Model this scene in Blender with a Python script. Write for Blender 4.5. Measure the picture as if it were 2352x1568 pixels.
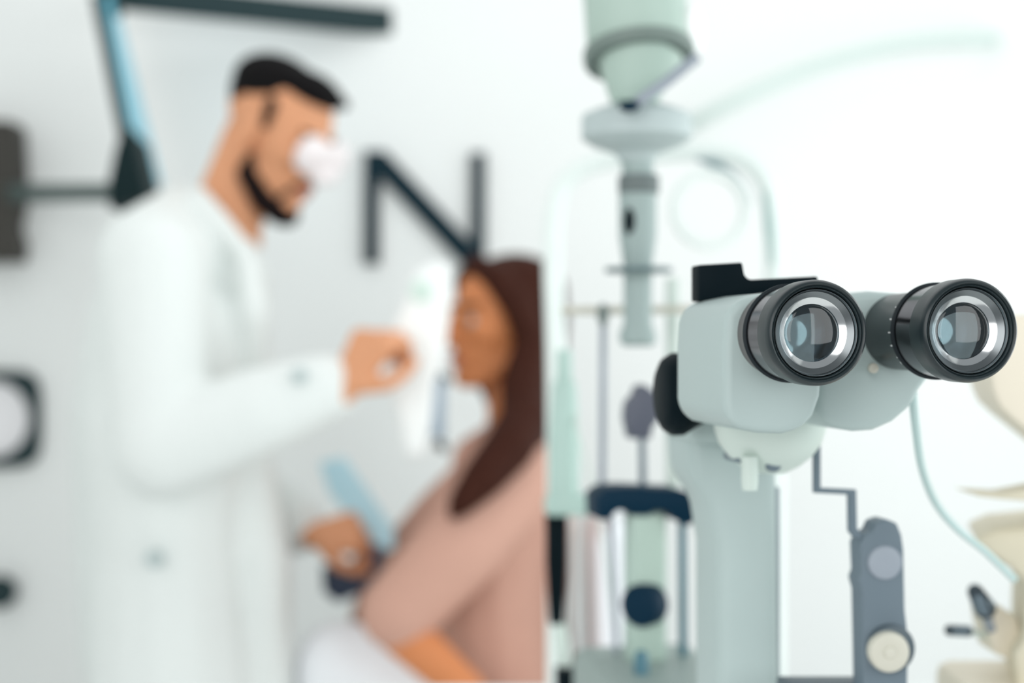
import bpy, bmesh, math, random
from mathutils import Vector, Matrix
random.seed(7)
for o in list(bpy.data.objects):
    bpy.data.objects.remove(o)
SC = bpy.context.scene
COL = SC.collection

# ------------------------------------------------------------------ camera
CAM_Z = 1.25
FPX = 50.0 / 36.0 * 2352.0
cd = bpy.data.cameras.new('camera')
cd.lens = 50.0
cd.sensor_width = 36.0
cd.sensor_fit = 'HORIZONTAL'
cd.clip_start = 0.01
cd.dof.use_dof = True
cd.dof.focus_distance = 0.549
cd.dof.aperture_fstop = 4.8
cam = bpy.data.objects.new('camera', cd)
COL.objects.link(cam)
cam.location = (0, 0, CAM_Z)
cam.rotation_euler = (math.pi / 2, 0, 0)
SC.camera = cam

# ------------------------------------------------------------------ world, light, exposure
w = bpy.data.worlds.new('world')
SC.world = w
w.use_nodes = True
wn = w.node_tree
bg = wn.nodes['Background']
bg.inputs[0].default_value = (0.90, 0.97, 1.0, 1)
bg.inputs[1].default_value = 0.36


def area(name, loc, rot, sx, sy, power, col=(1, 1, 1)):
    l = bpy.data.lights.new(name, 'AREA')
    l.shape = 'RECTANGLE'
    l.size = sx
    l.size_y = sy
    l.energy = power
    l.color = col
    o = bpy.data.objects.new(name, l)
    COL.objects.link(o)
    o.location = loc
    o.rotation_euler = rot
    return o


area('ceiling_light', (-0.1, 2.05, 2.75), (0, 0, 0), 3.0, 2.0, 20, (0.99, 1.0, 0.99))
area('window_daylight', (1.78, 1.65, 1.45), (0, math.radians(90), 0), 1.5, 2.6, 31, (0.95, 1.0, 1.0))
area('front_fill', (-1.25, -1.2, 1.75), (Vector((0.1, 2.6, 0.75)) - Vector((-1.25, -1.2, 1.75))).to_track_quat('-Z', 'Y').to_euler(), 3.0, 2.2, 50, (1.0, 0.99, 0.975))  # added fill behind the camera, brightens the coat and lower wall
area('lens_glint_fill', (1.45, -0.75, 1.7), (Vector((-0.2, 2.2, 0.9)) - Vector((1.45, -0.75, 1.7))).to_track_quat('-Z', 'Y').to_euler(), 1.0, 1.6, 16, (0.97, 1.0, 1.0))  # added fill lamp, no window there; puts reflections on the eyepiece lenses

SC.view_settings.view_transform = 'Standard'
SC.view_settings.look = 'None'
SC.view_settings.gamma = 1.0
SC.view_settings.use_curve_mapping = False
SC.view_settings.exposure = 0.0


# ------------------------------------------------------------------ helpers
def P(px, py, d):
    """a point of the room seen at photo pixel (px, py), d metres away"""
    return Vector(((px - 1176.0) / FPX * d, d, CAM_Z - (py - 784.0) / FPX * d))


MATS = {}


def mat(name, col, rough=0.5, metal=0.0, spec=0.5, coat=0.0, noise=0.04, scale=30.0, emit=None, bump=0.0, sub=0.0):
    if name in MATS:
        return MATS[name]
    m = bpy.data.materials.new(name)
    m.use_nodes = True
    nt = m.node_tree
    b = nt.nodes['Principled BSDF']
    tc = nt.nodes.new('ShaderNodeTexCoord')
    nz = nt.nodes.new('ShaderNodeTexNoise')
    nz.inputs['Scale'].default_value = scale
    nz.inputs['Detail'].default_value = 3
    nt.links.new(tc.outputs['Object'], nz.inputs['Vector'])
    mx = nt.nodes.new('ShaderNodeMix')
    mx.data_type = 'RGBA'
    lo = tuple(max(0, c * (1 - noise)) for c in col) + (1,)
    hi = tuple(min(1, c * (1 + noise)) for c in col) + (1,)
    mx.inputs[6].default_value = lo
    mx.inputs[7].default_value = hi
    nt.links.new(nz.outputs['Fac'], mx.inputs[0])
    nt.links.new(mx.outputs[2], b.inputs['Base Color'])
    b.inputs['Roughness'].default_value = rough
    b.inputs['Metallic'].default_value = metal
    b.inputs['Specular IOR Level'].default_value = spec
    b.inputs['Coat Weight'].default_value = coat
    b.inputs['Coat Roughness'].default_value = 0.05
    if sub:
        b.inputs['Subsurface Weight'].default_value = sub
        b.inputs['Subsurface Radius'].default_value = (0.012, 0.005, 0.003)
    if bump:
        bp = nt.nodes.new('ShaderNodeBump')
        bp.inputs['Strength'].default_value = bump
        bp.inputs['Distance'].default_value = 0.002
        nt.links.new(nz.outputs['Fac'], bp.inputs['Height'])
        nt.links.new(bp.outputs['Normal'], b.inputs['Normal'])
    if emit:
        b.inputs['Emission Color'].default_value = tuple(emit[:3]) + (1,)
        b.inputs['Emission Strength'].default_value = emit[3]
    MATS[name] = m
    return m


def srgb(r, g, b, k=1.0):
    def f(c):
        c = c / 255.0
        return (c / 12.92 if c <= 0.04045 else ((c + 0.055) / 1.055) ** 2.4) * k
    return (f(r), f(g), f(b))


M_WALL = mat('wall_paint', (0.82, 0.84, 0.83), 0.9, spec=0.1, noise=0.01, scale=4)
M_FLOOR = mat('floor_vinyl', (0.78, 0.79, 0.78), 0.6, noise=0.04, scale=8)
M_MINT = mat('mint_enamel', (0.42, 0.54, 0.48), 0.45, spec=0.35, noise=0.02)
M_PALE = mat('pale_mint_enamel', (0.62, 0.71, 0.66), 0.42, spec=0.35, noise=0.02)
M_GREYMINT = mat('grey_mint_enamel', (0.42, 0.51, 0.50), 0.42, spec=0.3, noise=0.02)
M_BLACK = mat('black_plastic', (0.002, 0.007, 0.010), 0.5, spec=0.06)
M_RUBBER = mat('black_rubber', (0.008, 0.014, 0.018), 0.6, spec=0.3)
M_GLOSS = mat('gloss_black_anodised', (0.13, 0.125, 0.14), 0.15, metal=1.0, noise=0.06)
M_COLLAR = mat('satin_black_anodised', (0.012, 0.021, 0.024), 0.32, spec=0.5, noise=0.1)
M_STEEL = mat('brushed_steel', (0.72, 0.74, 0.75), 0.14, metal=1.0, noise=0.05)
M_DARKSTEEL = mat('dark_steel', (0.22, 0.24, 0.25), 0.28, metal=1.0, noise=0.05)
M_LENS = mat('coated_lens_glass', (0.010, 0.032, 0.042), 0.05, spec=0.9, coat=1.0, noise=0.5, scale=120)
M_GLASS = mat('clear_lens_glass', (0.74, 0.92, 0.97), 0.02, noise=0.01)
M_GLASS.node_tree.nodes['Principled BSDF'].inputs['Transmission Weight'].default_value = 1.0
M_GLASS.node_tree.nodes['Principled BSDF'].inputs['IOR'].default_value = 1.5
M_LENS_IN = mat('lens_inner_barrel', (0.03, 0.035, 0.04), 0.3, spec=0.6, noise=0.2)
M_WHITE = mat('white_enamel', (0.88, 0.90, 0.89), 0.45, noise=0.01)
M_WHITEPRINT = mat('white_print', (0.85, 0.86, 0.86), 0.6, noise=0.01)
M_LILAC = mat('lilac_grey_metal', (0.14, 0.185, 0.22), 0.5, spec=0.35, noise=0.04)
M_LILAC_L = mat('light_lilac_grey_metal', (0.30, 0.34, 0.39), 0.5, spec=0.4, noise=0.03)
M_NAVY = mat('navy_enamel', (0.002, 0.022, 0.045), 0.5, spec=0.1, noise=0.04)
M_TEAL = mat('teal_steel', (0.05, 0.16, 0.21), 0.4, spec=0.5, noise=0.04)
M_CREAM = mat('cream_plastic', (0.58, 0.57, 0.49), 0.45, noise=0.05, scale=60)
M_BEIGE = mat('beige_plastic', (0.84, 0.77, 0.64), 0.5, spec=0.3, noise=0.03)
M_OLIVE = mat('olive_beige_plastic', (0.70, 0.65, 0.51), 0.5, spec=0.3, noise=0.03)
M_DGREY = mat('dark_teal_grey', (0.026, 0.046, 0.050), 0.6, spec=0.1, noise=0.05)
M_LETTER = mat('dark_slate_letter', (0.006, 0.022, 0.032), 0.6, spec=0.1, noise=0.05)
M_BROWN = mat('dark_brown_grey', (0.045, 0.042, 0.036), 0.55, spec=0.3, noise=0.05)
M_SCREEN = mat('cyan_screen', (0.06, 0.22, 0.28), 0.3, emit=srgb(110, 192, 215) + (0.42,))
M_COAT = mat('white_coat_cotton', (0.75, 0.785, 0.77), 0.9, spec=0.1, noise=0.02, scale=60, bump=0.05)
M_TROUSER = mat('grey_trousers', (0.12, 0.14, 0.17), 0.9, spec=0.1)
M_SHOE = mat('black_shoe', (0.01, 0.01, 0.012), 0.4)
M_SKINM = mat('skin_warm', (0.66, 0.31, 0.165), 0.55, spec=0.3, noise=0.05, scale=25, sub=0.05)
M_SKINW = mat('skin_tan', (0.60, 0.22, 0.085), 0.55, spec=0.3, noise=0.05, scale=25, sub=0.05)
M_HAIRM = mat('black_hair', (0.006, 0.0055, 0.006), 0.8, spec=0.08, noise=0.3, scale=90, bump=0.3)
M_BEARD = mat('black_beard', (0.010, 0.006, 0.006), 0.8, spec=0.08, noise=0.3, scale=90)
M_HAIRW = mat('dark_red_brown_hair', (0.040, 0.011, 0.006), 0.7, spec=0.12, noise=0.35, scale=50, bump=0.3)
M_BLOUSE = mat('dusty_pink_knit', (0.56, 0.33, 0.26), 0.95, spec=0.1, noise=0.05, scale=60, bump=0.1)
M_PANTS = mat('white_trousers', (0.82, 0.84, 0.87), 0.9, spec=0.1, noise=0.02)
M_EYE = mat('eye_white', (0.45, 0.42, 0.40), 0.3)
M_IRIS = mat('dark_iris', (0.02, 0.012, 0.008), 0.15)
M_LIP = mat('lips', (0.50, 0.17, 0.12), 0.5)
M_VISOR = mat('pale_pink_lens_glare', (0.80, 0.74, 0.745), 0.35, noise=0.02)
M_FOLDER = mat('light_blue_card', (0.50, 0.76, 0.86), 0.6, noise=0.03)
M_NAVYCLOTH = mat('dark_navy_vinyl', (0.035, 0.055, 0.10), 0.6, noise=0.05)
M_BLUEGREY = mat('blue_grey_plastic', (0.30, 0.38, 0.46), 0.5, noise=0.03)
M_CHAIR = mat('white_vinyl', (0.84, 0.87, 0.91), 0.5, noise=0.02)
M_BTN = mat('grey_button', (0.42, 0.50, 0.50), 0.4)

ROOT = {}


def mesh_obj(name, me, m, parent=None, smooth=True):
    o = bpy.data.objects.new(name, me)
    COL.objects.link(o)
    if m is not None and not me.materials:
        me.materials.append(m)
    if parent is not None:
        base = ROOT.get(parent.name, Vector((0, 0, 0)))
        me.transform(Matrix.Translation(-base))
        o.parent = parent
        ROOT[o.name] = base
    else:
        # put the origin at the middle of its underside
        lo = Vector((min(v.co.x for v in me.vertices), min(v.co.y for v in me.vertices), min(v.co.z for v in me.vertices)))
        hi = Vector((max(v.co.x for v in me.vertices), max(v.co.y for v in me.vertices), max(v.co.z for v in me.vertices)))
        c = Vector(((lo.x + hi.x) / 2, (lo.y + hi.y) / 2, lo.z))
        me.transform(Matrix.Translation(-c))
        o.location = c
        ROOT[o.name] = c
    if smooth:
        for p in me.polygons:
            p.use_smooth = True
        try:
            me.set_sharp_from_angle(angle=math.radians(38))
        except Exception:
            pass
    return o


def obj(name, bm, m, parent=None, smooth=True):
    bmesh.ops.recalc_face_normals(bm, faces=bm.faces)
    me = bpy.data.meshes.new(name)
    bm.to_mesh(me)
    bm.free()
    return mesh_obj(name, me, m, parent, smooth)


def tag(o, label, cat=None, group=None, kind=None):
    if label:
        o['label'] = label
    if cat:
        o['category'] = cat
    if group:
        o['group'] = group
    if kind:
        o['kind'] = kind
    return o


def thing(name, loc, label, cat, group=None):
    o = bpy.data.objects.new(name, None)
    o.empty_display_size = 0.05
    COL.objects.link(o)
    o.location = loc
    ROOT[o.name] = Vector(loc)
    return tag(o, label, cat, group)


def frame_of(axis):
    a = Vector(axis).normalized()
    h = Vector((0, 0, 1)) if abs(a.z) < 0.9 else Vector((1, 0, 0))
    u = h.cross(a).normalized()
    v = a.cross(u).normalized()
    return a, u, v


def lathe(c, axis, prof, seg=48, bm=None, closed=False, su=1.0, sv=1.0):
    """revolve (t, r) pairs about axis through c"""
    bm = bm or bmesh.new()
    a, u, v = frame_of(axis)
    c = Vector(c)
    rings = []
    for t, r in prof:
        if r < 1e-6:
            rings.append([bm.verts.new(c + a * t)])
        else:
            rings.append([bm.verts.new(c + a * t + (u * math.cos(2 * math.pi * k / seg) * su + v * math.sin(2 * math.pi * k / seg) * sv) * r) for k in range(seg)])
    n = len(rings)
    for i in range(n if closed else n - 1):
        A, B = rings[i], rings[(i + 1) % n]
        for k in range(seg):
            k2 = (k + 1) % seg
            if len(A) == 1 and len(B) == 1:
                continue
            if len(A) == 1:
                bm.faces.new((A[0], B[k], B[k2]))
            elif len(B) == 1:
                bm.faces.new((A[k], B[0], A[k2]))
            else:
                bm.faces.new((A[k], B[k], B[k2], A[k2]))
    if not closed:
        for R in (rings[0], rings[-1]):
            if len(R) > 1:
                bm.faces.new(R)
    return bm


def rprof(t0, t1, r, b):
    """profile of a rounded cylinder"""
    return [(t0, 0), (t0, r - b), (t0 + b * 0.3, r - b * 0.3), (t0 + b, r), (t1 - b, r), (t1 - b * 0.3, r - b * 0.3), (t1, r - b), (t1, 0)]


def catmull(pts, n=8):
    pts = [Vector(p) for p in pts]
    out = []
    for i in range(len(pts) - 1):
        p0 = pts[max(0, i - 1)]
        p1, p2 = pts[i], pts[i + 1]
        p3 = pts[min(len(pts) - 1, i + 2)]
        for k in range(n):
            t = k / n
            out.append(0.5 * ((2 * p1) + (p2 - p0) * t + (2 * p0 - 5 * p1 + 4 * p2 - p3) * t * t + (3 * p1 - p0 - 3 * p2 + p3) * t ** 3))
    out.append(pts[-1])
    return out


def tube(pts, r, seg=14, bm=None, curve=True, n=8):
    bm = bm or bmesh.new()
    pts = catmull(pts, n) if curve else [Vector(p) for p in pts]
    N = len(pts)
    rr = r if isinstance(r, (list, tuple)) else None
    up = None
    rings = []
    for i, p in enumerate(pts):
        t = (pts[min(i + 1, N - 1)] - pts[max(i - 1, 0)]).normalized()
        if up is None:
            up = Vector((0, 0, 1)) if abs(t.z) < 0.9 else Vector((1, 0, 0))
        u = up.cross(t).normalized()
        v = t.cross(u).normalized()
        up = v
        if rr:
            f = i / (N - 1) * (len(rr) - 1)
            j = min(int(f), len(rr) - 2)
            rad = rr[j] + (rr[j + 1] - rr[j]) * (f - j)
        else:
            rad = r
        rings.append([bm.verts.new(p + (u * math.cos(2 * math.pi * k / seg) + v * math.sin(2 * math.pi * k / seg)) * rad) for k in range(seg)])
    for i in range(N - 1):
        for k in range(seg):
            bm.faces.new((rings[i][k], rings[i + 1][k], rings[i + 1][(k + 1) % seg], rings[i][(k + 1) % seg]))
    bm.faces.new(rings[0])
    bm.faces.new(rings[-1])
    return bm


def prism(poly, ext, bev=0.0, bm=None, seg=2):
    """polygon of points extruded by vector ext; edges bevelled"""
    own = bmesh.new()
    A = [own.verts.new(Vector(p)) for p in poly]
    B = [own.verts.new(Vector(p) + Vector(ext)) for p in poly]
    n = len(A)
    own.faces.new(A)
    own.faces.new(B[::-1])
    for i in range(n):
        own.faces.new((A[i], B[i], B[(i + 1) % n], A[(i + 1) % n]))
    bmesh.ops.recalc_face_normals(own, faces=own.faces)
    if bev:
        es = [e for e in own.edges if len(e.link_faces) == 2 and e.calc_face_angle() > 0.5]
        bmesh.ops.bevel(own, geom=es, offset=bev, segments=seg, affect='EDGES', profile=0.5, clamp_overlap=True)
    if bm is None:
        return own
    me = bpy.data.meshes.new('tmp')
    own.to_mesh(me)
    own.free()
    bm.from_mesh(me)
    bpy.data.meshes.remove(me)
    return bm


def box(c, sx, sy, sz, bev=0.0, bm=None, ax=None, seg=2):
    X, Y, Z = ax or (Vector((1, 0, 0)), Vector((0, 1, 0)), Vector((0, 0, 1)))
    c = Vector(c)
    q = [c + X * (a * sx / 2) - Y * (sy / 2) + Z * (b * sz / 2) for a, b in ((-1, -1), (1, -1), (1, 1), (-1, 1))]
    return prism(q, Y * sy, bev, bm, seg)


def ell(c, rx, ry, rz, X=(1, 0, 0), Y=(0, 1, 0), Z=(0, 0, 1), bm=None, us=20, vs=14):
    bm = bm or bmesh.new()
    X, Y, Z = Vector(X), Vector(Y), Vector(Z)
    M = Matrix(((X.x * rx, Y.x * ry, Z.x * rz, c[0]), (X.y * rx, Y.y * ry, Z.y * rz, c[1]), (X.z * rx, Y.z * ry, Z.z * rz, c[2]), (0, 0, 0, 1)))
    bmesh.ops.create_uvsphere(bm, u_segments=us, v_segments=vs, radius=1.0, matrix=M)
    return bm


def cap(p0, r0, p1, r1, bm=None):
    """tapered capsule"""
    own = bmesh.new()
    for p, r in ((p0, r0), (p1, r1)):
        bmesh.ops.create_uvsphere(own, u_segments=14, v_segments=9, radius=r, matrix=Matrix.Translation(Vector(p)))
    res = bmesh.ops.convex_hull(own, input=own.verts[:])
    inn = [g for g in res['geom_interior'] if isinstance(g, bmesh.types.BMVert)] + [g for g in res['geom_unused'] if isinstance(g, bmesh.types.BMVert)]
    bmesh.ops.delete(own, geom=list(set(inn)), context='VERTS')
    bmesh.ops.recalc_face_normals(own, faces=own.faces)
    if bm is None:
        return own
    me = bpy.data.meshes.new('tmp')
    own.to_mesh(me)
    own.free()
    bm.from_mesh(me)
    bpy.data.meshes.remove(me)
    return bm


def chain(bm, pts, rs):
    for i in range(len(pts) - 1):
        cap(pts[i], rs[i], pts[i + 1], rs[i + 1], bm)
    return bm


def fuse(name, bm, m, parent, voxel=0.006, smooth=4):
    """grow the overlapping pieces into one continuous surface"""
    me = bpy.data.meshes.new(name)
    bm.to_mesh(me)
    bm.free()
    t = bpy.data.objects.new('tmp', me)
    COL.objects.link(t)
    md = t.modifiers.new('r', 'REMESH')
    md.mode = 'VOXEL'
    md.voxel_size = voxel
    if smooth:
        s = t.modifiers.new('s', 'SMOOTH')
        s.factor = 0.5
        s.iterations = smooth
    dg = bpy.context.evaluated_depsgraph_get()
    out = bpy.data.meshes.new_from_object(t.evaluated_get(dg))
    bpy.data.objects.remove(t)
    bpy.data.meshes.remove(me)
    out.name = name
    return mesh_obj(name, out, m, parent)


def struct(o):
    o['kind'] = 'structure'
    return o


# ------------------------------------------------------------------ the room
WY = 3.30
struct(obj('floor', box((0.1, 1.5, -0.02), 3.6, 4.0, 0.04), M_FLOOR, smooth=False))
struct(obj('wall_back', box((0.1, WY + 0.05, 1.4), 3.6, 0.10, 2.8), M_WALL, smooth=False))
struct(obj('wall_left', box((-1.65, 1.85, 1.4), 0.10, 2.8, 2.8), M_WALL, smooth=False))
bm = bmesh.new()
box((1.70, 0.10, 1.4), 0.10, 0.40, 2.8, bm=bm)
box((1.70, 3.10, 1.4), 0.10, 0.30, 2.8, bm=bm)
box((1.70, 1.625, 0.30), 0.10, 2.65, 0.60, bm=bm)
box((1.70, 1.625, 2.55), 0.10, 2.65, 0.50, bm=bm)
struct(obj('wall_right', bm, M_WALL, smooth=False))
bm = bmesh.new()
for y in (0.325, 1.625, 2.925):
    box((1.67, y, 1.45), 0.05, 0.05, 1.70, 0.004, bm)
for z in (0.62, 2.28):
    box((1.67, 1.625, z), 0.05, 2.65, 0.05, 0.004, bm)
struct(obj('window_1', bm, M_WHITE))
struct(obj('baseboard_back', box((0.1, WY - 0.008, 0.05), 3.4, 0.016, 0.10, 0.004), M_WHITE))

# ------------------------------------------------------------------ slit lamp
TH = math.radians(10.0)
U = Vector((math.cos(TH), math.sin(TH), 0))
V = Vector((-math.sin(TH), math.cos(TH), 0))
W = Vector((0, 0, 1))
NF = -V                                             # the way the eyepieces look
TABLE_Z = 0.90

# table that carries the instruments
tb = thing('instrument_table', (0.17, 1.02, 0), 'white instrument table carrying the slit lamp and its head rest', 'table')
obj('table_top', box((0.17, 1.02, TABLE_Z - 0.015), 0.74, 0.86, 0.03, 0.006), M_WHITE, tb)
obj('pedestal', lathe((0.17, 1.02, 0.03), (0, 0, 1), [(0, 0), (0, 0.05), (0.5, 0.05), (0.5, 0.04), (TABLE_Z - 0.06, 0.04), (TABLE_Z - 0.06, 0)]), M_WHITE, tb)
obj('foot', box((0.17, 1.02, 0.02), 0.50, 0.50, 0.04, 0.012), M_GREYMINT, tb)

sl = thing('slit_lamp', (0.13, 0.85, TABLE_Z), 'pale mint slit lamp microscope with twin black eyepieces in the foreground', 'slit lamp')


def eyepiece(F, right):
    p = obj('eyepiece', lathe(F, NF, [(-0.0290, 0), (-0.0290, 0.0186), (-0.0284, 0.0191), (-0.0125, 0.0192), (-0.0125, 0.0180), (-0.010, 0.0178), (-0.010, 0.0128), (-0.015, 0.0120), (-0.015, 0.0110), (-0.0235, 0.0102), (-0.0235, 0)], 72), M_GLOSS, sl)
    p['label'] = 'black eyepiece with diopter scale, the farther right of the pair' if right else 'black eyepiece nearest the camera, left of the pair'
    # rear rubber ring
    obj('rubber_ring', lathe(F, NF, [(-0.0306, 0.0165), (-0.0306, 0.0194), (-0.0300, 0.0201), (-0.0290, 0.0201), (-0.0284, 0.0194), (-0.0284, 0.0165)], 72, closed=True), M_RUBBER, p)
    # front collar with a rounded lip and a stepped inside
    obj('collar', lathe(F, NF, [(-0.0125, 0.0170), (-0.0125, 0.0199), (-0.0118, 0.0205), (-0.0034, 0.0206), (-0.0016, 0.0203), (-0.0005, 0.0197), (0.0, 0.0191), (-0.0003, 0.0186),
                                (-0.0012, 0.0182), (-0.0008, 0.0178), (-0.0012, 0.0175), (-0.0024, 0.0173), (-0.0050, 0.0172), (-0.0050, 0.0150), (-0.0125, 0.0150)], 96, closed=True), M_COLLAR, p)
    # silver ring and sloping inner cone
    obj('retaining_ring', lathe(F, NF, [(-0.0060, 0.0171), (-0.0024, 0.0171), (-0.0020, 0.0168), (-0.0024, 0.0165), (-0.0036, 0.0163), (-0.0034, 0.0160), (-0.0052, 0.0138), (-0.0085, 0.0136), (-0.0085, 0.0171)], 96, closed=True), M_DARKSTEEL, p)
    obj('lens_edge_ring', lathe(F, NF, [(-0.0095, 0.0138), (-0.0052, 0.0138), (-0.0056, 0.0133), (-0.0067, 0.0113), (-0.0095, 0.0113)], 96, closed=True), M_STEEL, p)
    # lens: bulging front
    R = 0.0115
    prof = [(-0.0095, 0)] + [(-0.0095, R)] + [(-0.0075 + 0.0024 * math.cos(a), R * math.sin(a)) for a in [math.radians(90 - 9 * k) for k in range(1, 10)]] + [(-0.0051, 0)]
    obj('lens', lathe(F, NF, prof, 72), M_GLASS, p)
    obj('field_lens', lathe(F, NF, [(-0.0234, 0), (-0.0234, 0.0100), (-0.0215, 0.0100), (-0.0200, 0.0075), (-0.0190, 0.0040), (-0.0187, 0)], 56), M_LENS, p)
    # rear neck into the housing
    neck = [(-0.0306, 0), (-0.0306, 0.0176), (-0.034, 0.0172), (-0.046, 0.0168), (-0.072, 0.0164), (-0.072, 0)] if right else [(-0.0306, 0), (-0.0306, 0.0180), (-0.040, 0.0176), (-0.052, 0.0172), (-0.052, 0)]
    obj('neck', lathe(F, NF, neck, 72), M_COLLAR if right else mat('brown_grey_anodised', (0.10, 0.092, 0.092), 0.35, spec=0.6), p)
    if right:
        b2 = bmesh.new()
        a, u, v = frame_of(NF)
        for k in range(17):
            ang = math.radians(145 + k * 4.6)
            rad = u * math.cos(ang) + v * math.sin(ang)
            tan = a.cross(rad).normalized()
            L = 0.0052 if k % 4 == 0 else 0.0030
            box(F + a * (-0.0322 - L / 2) + rad * 0.01735, 0.0005, L, 0.0005, bm=b2, ax=(tan, a, rad))
        obj('diopter_scale', b2, M_WHITEPRINT, p)
        # the zero of the scale
        ang = math.radians(145 + 18.5 * 4.6)
        rad = u * math.cos(ang) + v * math.sin(ang)
        tan = a.cross(rad).normalized()
        z = [F + a * (-0.0375 + 0.0013 * math.cos(t)) + rad * 0.0172 + tan * 0.0010 * math.sin(t) for t in [k * math.pi / 6 for k in range(13)]]
        obj('zero_mark', tube(z, 0.00026, 6, curve=False), M_WHITEPRINT, p)
    return p


FL = P(1880, 764, 0.547)
FR = FL + U * ((P(2233, 759, 0.5575) - FL).dot(U)) + W * (P(2233, 759, 0.5575).z - FL.z)
eyepiece(FL, False)
eyepiece(FR, True)


def smooth_poly(pts, n=5):
    q = catmull(pts + [pts[0]], n)[:-1]
    return q


# prism housings behind the eyepieces
dl, dr = 0.593, 0.606


def onplane(px, py, F, back):
    """where the sight line meets the plane lying `back` behind an eyepiece front"""
    d = P(px, py, 1.0) - Vector((0, 0, CAM_Z))
    o = Vector((0, 0, CAM_Z))
    c = F + V * back
    t = (c - o).dot(V) / d.dot(V)
    return o + d * t


def housing(pxs, F, back, depth, bev):
    return prism([onplane(x, y, F, back) for x, y in pxs], V * depth, bev, seg=5)


lp = [(1668, 720), (1664, 800), (1664, 930), (1672, 965), (1700, 985), (1745, 995), (1800, 997), (1845, 985), (1872, 955), (1888, 910), (1893, 850), (1890, 760), (1875, 705), (1835, 680), (1760, 672), (1695, 686)]
hp = obj('prism_housing', housing(lp, FL, 0.044, 0.070, 0.004), M_GREYMINT, sl)
rp = [(1885, 700), (1880, 800), (1880, 940), (1893, 968), (1925, 983), (1965, 991), (2010, 988), (2055, 968), (2100, 930), (2112, 900), (2150, 850), (2165, 780), (2150, 710), (2090, 675), (2000, 668), (1920, 678)]
obj('prism_housing', housing(rp, FR, 0.065, 0.045, 0.004), M_GREYMINT, sl)
# screw by the right neck
obj('set_screw', lathe(onplane(2002, 845, FR, 0.062), NF, rprof(0, 0.003, 0.0022, 0.0006), 20), M_CREAM, sl)
# black angle bracket over the left housing
bp = [(1605, 608), (1706, 602), (1711, 632), (1722, 642), (1880, 634), (1880, 660), (1765, 672), (1605, 692)]
obj('angle_bracket', prism([P(x, y, 0.642) for x, y in bp], V * 0.012, 0.0010), M_BLACK, sl)
# black magnification knob on the left flank
kc = P(1548, 905, 0.705)
obj('magnification_knob', lathe(kc, U, [(-0.007, 0), (-0.007, 0.014), (-0.005, 0.018), (-0.001, 0.0205), (0.004, 0.0205), (0.010, 0.017), (0.016, 0.014), (0.016, 0)], 40), M_BLACK, sl)
# pale dish under the housings
dc = P(1768, 985, 0.690)
obj('tilt_dish', lathe(dc, W, [(0.008, 0), (0.008, 0.0270), (0.0, 0.0268), (-0.007, 0.0245), (-0.013, 0.0200), (-0.018, 0.0140), (-0.021, 0.0080), (-0.021, 0)], 56), M_PALE, sl)
# clamp bolt under the dish
obj('clamp_bolt', lathe(P(1722, 1125, 0.672), W, [(0, 0), (0, 0.0035), (0.004, 0.0040), (0.016, 0.0040), (0.016, 0)], 24), M_PALE, sl)
obj('thumb_screw', lathe(P(1772, 1062, 0.678), NF, rprof(-0.02, 0.004, 0.0042, 0.001), 24), M_LILAC, sl)
obj('thumb_screw', lathe(P(1702, 1052, 0.682), NF, rprof(-0.02, 0.002, 0.0024, 0.0006), 20), M_LILAC, sl)
# the microscope column
c0, c1 = P(1586, 1010, 0.745), P(1786, 1010, 0.745)
wcol = (c1 - c0).dot(U)
mid = (c0 + c1) / 2 + V * 0.022
ztop, zbot = P(0, 985, 0.745).z, 0.946
cp = [P(x, y, 0.745) for x, y in ((1578, 990), (1788, 990), (1792, 1200), (1796, 1568))]
cp += [Vector((cp[-1].x, cp[-1].y, zbot)), Vector((P(1652, 0, 0.745).x, 0.745, zbot)), P(1648, 1260, 0.745), P(1630, 1150, 0.745), P(1588, 1100, 0.745)]
obj('microscope_column', prism(cp, V * 0.044, 0.008, seg=5), M_GREYMINT, sl)
rc = P(1793, 1010, 0.748) + V * 0.016
obj('column_rail', box(Vector((rc.x, rc.y, (P(0, 1120, .748).z + zbot) / 2)), 0.0030, 0.024, P(0, 1120, .748).z - zbot, 0.0008, ax=(U, V, W)), mat('grey_blue_rail', (0.34, 0.40, 0.43), 0.4), sl)
# housing support between dish and column
sc_ = (dc + mid) / 2
obj('support_arm', box(Vector((mid.x - 0.004, mid.y - 0.006, ztop + 0.006)), 0.044, 0.060, 0.026, 0.006, ax=(U, V, W), seg=3), M_GREYMINT, sl)

# --- illumination tower
DT = 1.05
tx = Vector((-0.05, 0.24, 0.97)).normalized()
lc = P(1468, 128, DT)
obj('lamp_housing', lathe(lc, tx, [(0.0, 0), (0.0, 0.03625), (0.0025, 0.038125), (0.09375, 0.038125), (0.1025, 0.03375), (0.1025, 0)], 56), M_MINT, sl)
obj('housing_rim', lathe(lc, tx, [(-0.005, 0.0325), (-0.005, 0.04025), (-0.0025, 0.04125), (0.00375, 0.04125), (0.005, 0.0375), (0.005, 0.0325)], 56, closed=True), mat('dark_mint_edge', (0.16, 0.21, 0.19), 0.5), sl)
cb = P(1452, 245, DT - 0.00625)
obj('lamp_cone', lathe(cb, (lc + tx * 0.0025 - cb), [(0, 0), (0, 0.015), (0.0075, 0.01875), ((lc - cb).length, 0.03275), ((lc - cb).length + 0.0025, 0)], 48), M_MINT, sl)
obj('cone_shade_bar', tube([P(1600, 132, 1.015), P(1535, 185, 1.0075), P(1462, 235, 1)], 0.004, curve=False), M_LILAC_L, sl)  # added slanted bar standing in for the shade line under the cone
obj('side_cap', lathe(P(1583, 68, 1.0562), (0.9, -0.42, 0), rprof(-0.0075, 0.0075, 0.018125, 0.00375), 36), M_WHITE, sl)
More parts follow.
